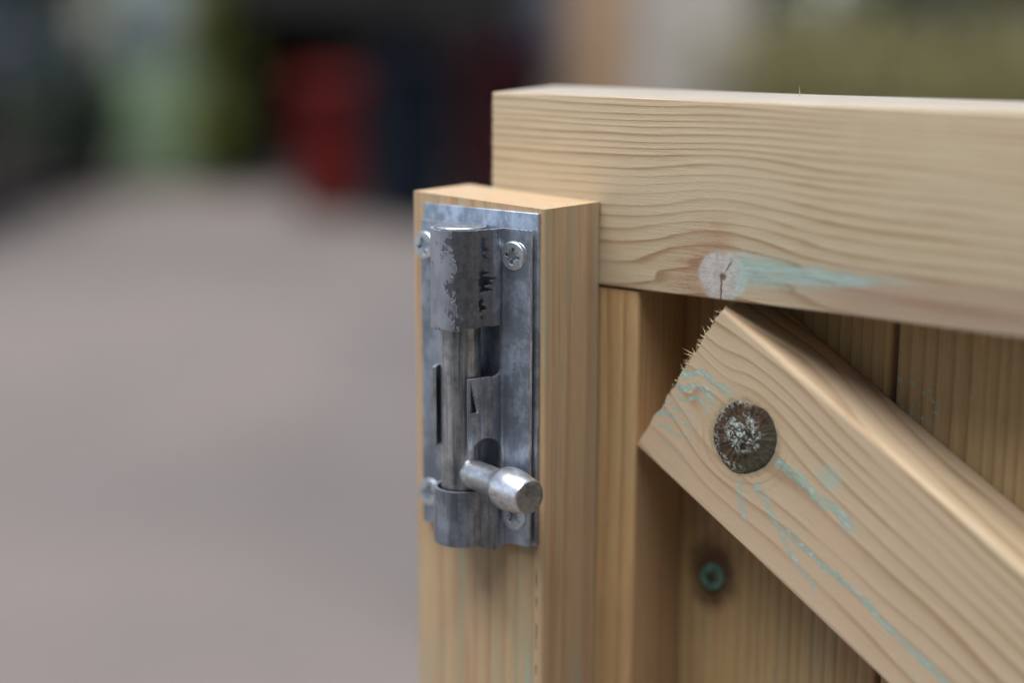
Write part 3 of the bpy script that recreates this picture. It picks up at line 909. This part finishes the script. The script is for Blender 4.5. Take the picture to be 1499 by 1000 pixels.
# pale rendered wall
M_render = plain('render_pale', (0.46, 0.415, 0.355), 0.85, 0, 0.12, 2.5)
M_cope = plain('coping_stone', (0.36, 0.34, 0.31), 0.85, 0, 0.2, 5)
wl = tag(empty('rendered_wall', yard(1.36, 12.3), YAW), 'pale rendered garden wall between timber fence and hedge', 'wall')
link('wall_face', bm_mesh('wall_face', box_bm(-0.43, 0.46, 0, 0.22, 0, 1.72, 0.01)), M_render, wl)
link('coping', bm_mesh('coping', box_bm(-0.47, 0.50, -0.04, 0.26, 1.722, 1.79, 0.012)), M_cope, wl)
# short tan fence panel
M_tan = plain('fence_tan', (0.44, 0.28, 0.155), 0.75, 0, 0.2, 6)
fe = tag(empty('fence_panel', yard(0.68, 12.25), YAW), 'tan upright timber fence panel left of the pale wall', 'fence')
for k in range(4):
    link('fence_board', bm_mesh('fence_board', box_bm(-0.215 + k * 0.107, -0.112 + k * 0.107, 0, 0.022, 0.04, 1.74 + 0.01 * (k % 2), 0.004)), M_tan, fe)
for z in (0.35, 1.35): link('fence_rail', bm_mesh('fence_rail', box_bm(-0.23, 0.23, 0.024, 0.07, z, z + 0.09, 0.004)), M_tan, fe)
link('fence_post', bm_mesh('fence_post', box_bm(-0.32, -0.22, -0.01, 0.09, 0, 1.8, 0.006)), plain('post_brown', (0.26, 0.185, 0.15), 0.8, 0, 0.2, 6), fe)

# sage shed
M_sage = plain('sage_paint', (0.24, 0.33, 0.20), 0.6, 0, 0.12, 3)
M_felt = plain('roof_felt', (0.07, 0.075, 0.08), 0.9, 0, 0.3, 12)
M_pane = plain('shed_glass', (0.30, 0.34, 0.40), 0.08, 0.6, 0.05, 3, 0.8)
shd = tag(empty('garden_shed', yard(-2.53, 11.4), YAW), 'narrow sage green garden shed with a grey window', 'shed')
for k in range(7):
    link('wall_board', bm_mesh('wall_board', box_bm(-0.33 + k * 0.0945, -0.239 + k * 0.0945, 0, 0.02, 0.03, 0.86, 0.003)), M_sage, shd)
for (a, b_) in ((-0.33, -0.27), (0.27, 0.33)): link('corner_post', bm_mesh('corner_post', box_bm(a, b_, 0.0, 0.05, 0.862, 1.9, 0.004)), M_sage, shd)
wf = link('window', bm_mesh('window', box_bm(-0.268, 0.268, 0.022, 0.045, 0.862, 1.72, 0.003)), M_pane, shd)
for x in (-0.015,): link('window_bar', bm_mesh('window_bar', box_bm(x, x + 0.03, 0.005, 0.0215, 0.87, 1.71, 0.003)), M_sage, wf)
link('lintel', bm_mesh('lintel', box_bm(-0.268, 0.268, 0.0, 0.05, 1.722, 1.9, 0.003)), M_sage, shd)
link('side_wall', bm_mesh('side_wall', box_bm(-0.33, -0.31, 0.052, 0.62, 0.03, 1.9, 0.003)), M_sage, shd)
link('side_wall', bm_mesh('side_wall', box_bm(0.31, 0.33, 0.052, 0.62, 0.03, 1.9, 0.003)), M_sage, shd)
link('back_wall', bm_mesh('back_wall', box_bm(-0.33, 0.33, 0.622, 0.64, 0.03, 1.9, 0.003)), M_sage, shd)
link('roof', bm_mesh('roof', box_bm(-0.40, 0.40, -0.08, 0.70, 1.905, 1.95, 0.01)), M_felt, shd)

# dark timber bin store
M_dark = plain('creosoted_timber', (0.008, 0.0065, 0.0055), 0.9, 0, 0.3, 7, 0.1)
M_fascia = plain('weathered_fascia', (0.016, 0.014, 0.012), 0.8, 0, 0.2, 6)
bs = tag(empty('bin_store', yard(-0.97, 10.95), YAW), 'dark open-fronted timber bin store behind the coloured bins', 'bin store')
for k in range(14):
    link('back_slat', bm_mesh('back_slat', box_bm(-0.95 + k * 0.136, -0.82 + k * 0.136, 0.95, 0.97, 0.03, 1.62, 0.003)), M_dark, bs)
for k in range(8):
    for x in (-0.97, 0.95):
        link('side_slat', bm_mesh('side_slat', box_bm(x, x + 0.02, 0.02 + k * 0.117, 0.13 + k * 0.117, 0.03, 1.62, 0.003)), M_dark, bs)
for x in (-0.97, -0.03, 0.90): link('post', bm_mesh('post', box_bm(x, x + 0.07, -0.06, 0.015, 0, 1.62, 0.004)), M_dark, bs)
link('fascia', bm_mesh('fascia', box_bm(-1.02, 1.02, -0.10, -0.065, 1.22, 1.60, 0.004)), M_fascia, bs)
link('roof', bm_mesh('roof', box_bm(-1.06, 1.06, -0.14, 1.02, 1.625, 1.66, 0.006)), M_felt, bs)

# wheelie bins
M_rubber = plain('rubber', (0.015, 0.015, 0.016), 0.7, 0, 0.3, 30)
def bin_(name, loc, rz, col_, wid, h, label, lidc=None):
    mb = plain(name + '_plastic', col_, 0.6, 0, 0.12, 5, 0.2)
    root = tag(empty(name, loc, YAW + rz), label, 'wheelie bin', 'wheelie bins by the store')
    hw, dp = wid / 2, 0.36
    v = []
    for (z, q) in ((0.05, 0.80), (0.30, 0.86), (h * 0.80, 0.97), (h * 0.86, 1.0), (h * 0.90, 1.06), (h * 0.93, 1.06)):
        for (sx, sy) in ((-1, -1), (1, -1), (1, 1), (-1, 1)): v.append((sx * hw * q, sy * dp * q, z))
    f = [(3, 2, 1, 0), (20, 21, 22, 23)]
    for i in range(5):
        for k in range(4): f.append((i * 4 + k, i * 4 + (k + 1) % 4, i * 4 + 4 + (k + 1) % 4, i * 4 + 4 + k))
    bm = bmesh.new(); vs = [bm.verts.new(q) for q in v]
    for q in f: bm.faces.new([vs[k] for k in q])
    bmesh.ops.bevel(bm, geom=[e for e in bm.edges if abs(e.verts[0].co.z - e.verts[1].co.z) > 0.01], offset=0.05, segments=3, affect='EDGES')
    o = link('body', bm_mesh('body', bm, True), mb, root); sharp(o, 30)
    bm = box_bm(-hw * 1.1, hw * 1.1, -dp * 1.16, dp * 1.06, h * 0.935, h * 1.0, 0.03, seg=3)
    for q in bm.verts:
        if q.co.z > h * 0.97: q.co.z -= 0.05 * (q.co.y / dp) ** 2 + 0.03 * (q.co.x / hw) ** 2
    o = link('lid', bm_mesh('lid', bm, True), mb, root); sharp(o, 30)
    link('handle', bm_mesh('handle', box_bm(-hw * 0.8, hw * 0.8, dp * 1.08, dp * 1.2, h * 0.93, h * 0.965, 0.012)), mb, root)
    for s in (-1, 1):
        bmw = lathe([(0.02, -0.03), (0.085, -0.03), (0.10, -0.02), (0.10, 0.02), (0.085, 0.03), (0.02, 0.03)], 24)
        link('wheel', bm_mesh('wheel', bmw, True), M_rubber, root, (s * (hw * 0.86 + 0.035), dp * 0.80, 0.10), (0, R(90), 0))
    link('axle', bm_mesh('axle', box_bm(-hw * 0.86, hw * 0.86, dp * 0.84, dp * 0.89, 0.085, 0.115, 0.005)), M_rubber, root)
    return root
bin_('red_bin', yard(-1.13, 9.75), R(4), (0.14, 0.009, 0.007), 0.40, 0.86, 'bright red wheelie bin left of the navy bin')
bin_('navy_bin', yard(-0.60, 9.3), R(-3), (0.002, 0.006, 0.013), 0.46, 1.05, 'dark navy wheelie bin between the red and maroon bins')
bin_('maroon_bin', yard(-0.08, 9.4), R(2), (0.028, 0.002, 0.004), 0.52, 1.06, 'dark maroon wheelie bin right of the navy bin')

# parked navy car along the left of the drive
M_paint = plain('navy_paint', (0.004, 0.006, 0.014), 0.3, 0.0, 0.05, 2, 0.3, 0.5)
M_glass = plain('car_glass', (0.02, 0.025, 0.03), 0.06, 0.0, 0.05, 2, 1.0)
M_rim = plain('alloy', (0.45, 0.46, 0.48), 0.3, 0.9, 0.1, 10)
M_lens = plain('tail_lens', (0.30, 0.012, 0.012), 0.25, 0, 0.1, 10, 0.6)
M_head = plain('head_lens', (0.55, 0.57, 0.6), 0.12, 0.3, 0.1, 10, 0.6)
car = tag(empty('parked_car', yard(-3.80, 9.45), YAW), 'dark navy parked car at the left edge of the drive', 'car')
def loft(secs, closed_caps=True):
    bm = bmesh.new()
    rs = [[bm.verts.new(p) for p in s] for s in secs]
    n = len(rs[0])
    for A, B in zip(rs, rs[1:]):
        for k in range(n): bm.faces.new((A[k], A[(k + 1) % n], B[(k + 1) % n], B[k]))
    if closed_caps: bm.faces.new(rs[0][::-1]); bm.faces.new(rs[-1])
    return bm
def lower(y, w_, zb, zt, crown):
    pts = []
    prof = [(0.86, zb - 0.07), (0.97, zb + 0.08), (1.0, zb + 0.30), (1.0, (zb + zt) / 2 + 0.08), (0.97, zt - 0.05), (0.90, zt), (0.45, zt + crown)]
    for a, z in prof: pts.append((a * w_, y, z))
    for a, z in prof[::-1]: pts.append((-a * w_, y, z))
    return pts
st_ = [(-2.10, 0.62, 0.32, 0.66, 0.01), (-2.04, 0.78, 0.26, 0.74, 0.02), (-1.80, 0.86, 0.24, 0.84, 0.03), (-1.2, 0.90, 0.24, 0.90, 0.03), (-0.7, 0.90, 0.24, 0.93, 0.02),
       (0.6, 0.90, 0.24, 0.95, 0.02), (1.3, 0.90, 0.24, 0.96, 0.02), (1.85, 0.87, 0.26, 0.94, 0.02), (2.02, 0.80, 0.30, 0.88, 0.01), (2.08, 0.66, 0.36, 0.78, 0.01)]
o = link('body', bm_mesh('body', loft([lower(*q) for q in st_]), True), M_paint, car); sharp(o, 38)
def upper(y, w0, w1, z0, z1):
    return [(w0, y, z0), (w1 + 0.02, y, z1 - 0.06), (w1 - 0.06, y, z1), (-w1 + 0.06, y, z1), (-w1 - 0.02, y, z1 - 0.06), (-w0, y, z0)]
cab = [upper(-0.95, 0.74, 0.70, 0.93, 1.00), upper(-0.20, 0.80, 0.64, 0.95, 1.42), upper(0.4, 0.81, 0.65, 0.96, 1.47), upper(1.2, 0.80, 0.63, 0.97, 1.43), upper(1.85, 0.76, 0.66, 0.95, 1.03)]
o = link('glasshouse', bm_mesh('glasshouse', loft(cab), True), M_glass, car); sharp(o, 30)
rf = [[(0.70, y, z - 0.05), (0.60, y, z + 0.012), (-0.60, y, z + 0.012), (-0.70, y, z - 0.05)] for y, z in ((-0.22, 1.42), (0.4, 1.475), (1.22, 1.435))]
o = link('roof', bm_mesh('roof', loft(rf), True), M_paint, car)
for s in (-1, 1):
    for (y0, y1) in ((0.36, 0.44), (1.16, 1.30)):
        bm = loft([[(s * 0.835, y0, 0.94), (s * 0.845, y0, 0.94), (s * 0.845, y1, 0.94), (s * 0.835, y1, 0.94)], [(s * 0.665, y0, 1.43), (s * 0.705, y0, 1.43), (s * 0.705, y1, 1.43), (s * 0.665, y1, 1.43)]])
        link('pillar', bm_mesh('pillar', bm), M_paint, car)
    mr = link('mirror', bm_mesh('mirror', box_bm(s * 0.96 - 0.10, s * 0.96 + 0.10, -0.62, -0.48, 0.94, 1.08, 0.035, seg=3), True), M_paint, car)
    for y in (-1.30, 1.32):
        wh = link('wheel', bm_mesh('wheel', lathe([(0.20, -0.10), (0.29, -0.11), (0.32, -0.08), (0.32, 0.08), (0.29, 0.11), (0.20, 0.10)], 32), True), M_rubber, car, (s * 0.82, y, 0.32), (0, R(90), 0))
        link('rim', bm_mesh('rim', lathe([(0.03, 0.085 * s), (0.10, 0.11 * s), (0.19, 0.103 * s), (0.205, 0.112 * s)], 20, True, False), True), M_rim, wh)
    link('tail_light', bm_mesh('tail_light', box_bm(s * 0.66 - 0.12, s * 0.66 + 0.12, 1.95, 2.07, 0.74, 0.86, 0.03)), M_lens, car)
    link('headlight', bm_mesh('headlight', box_bm(s * 0.62 - 0.14, s * 0.62 + 0.14, -2.09, -1.96, 0.62, 0.74, 0.03)), M_head, car)

# unseen house, added behind the photographer to shade the gate front and darken the metal
M_brickw = plain('dark_brick', (0.085, 0.07, 0.062), 0.85, 0, 0.3, 9)
M_white = plain('white_frame', (0.7, 0.7, 0.7), 0.4, 0, 0.05, 5)
M_slate = plain('slate', (0.05, 0.055, 0.065), 0.6, 0, 0.3, 4)
hs_ = tag(empty('sky_blocking_house', yard(0.4, -3.4), YAW + math.pi), 'unseen dark brick house added behind the camera to block sky light', 'house')
link('wall', bm_mesh('wall', box_bm(-5.5, 5.5, 0, 5.0, 0, 5.0, 0.01)), M_brickw, hs_)
bm = loft([[(-5.8, -0.4, 4.98), (-5.8, 5.4, 4.98), (-5.8, 2.5, 7.0)], [(5.8, -0.4, 4.98), (5.8, 5.4, 4.98), (5.8, 2.5, 7.0)]])
link('roof', bm_mesh('roof', bm), M_slate, hs_)
for (x, z, ww, hh) in ((-3.6, 0.9, 1.4, 1.3), (2.4, 0.9, 1.4, 1.3), (-3.6, 3.2, 1.2, 1.1), (0.0, 3.2, 1.0, 1.1), (2.6, 3.2, 1.2, 1.1)):
    fr = link('window', bm_mesh('window', box_bm(x, x + ww, -0.03, -0.004, z, z + hh, 0.01)), M_white, hs_)
    link('pane', bm_mesh('pane', box_bm(x + 0.07, x + ww - 0.07, -0.045, -0.032, z + 0.07, z + hh - 0.07, 0.004)), M_glass, fr)
dr = link('door', bm_mesh('door', box_bm(-0.5, 0.5, -0.03, -0.004, 0.02, 2.1, 0.01)), M_sage, hs_)
link('handle', bm_mesh('handle', box_bm(0.34, 0.44, -0.07, -0.033, 1.0, 1.03, 0.008)), M_rim, dr)
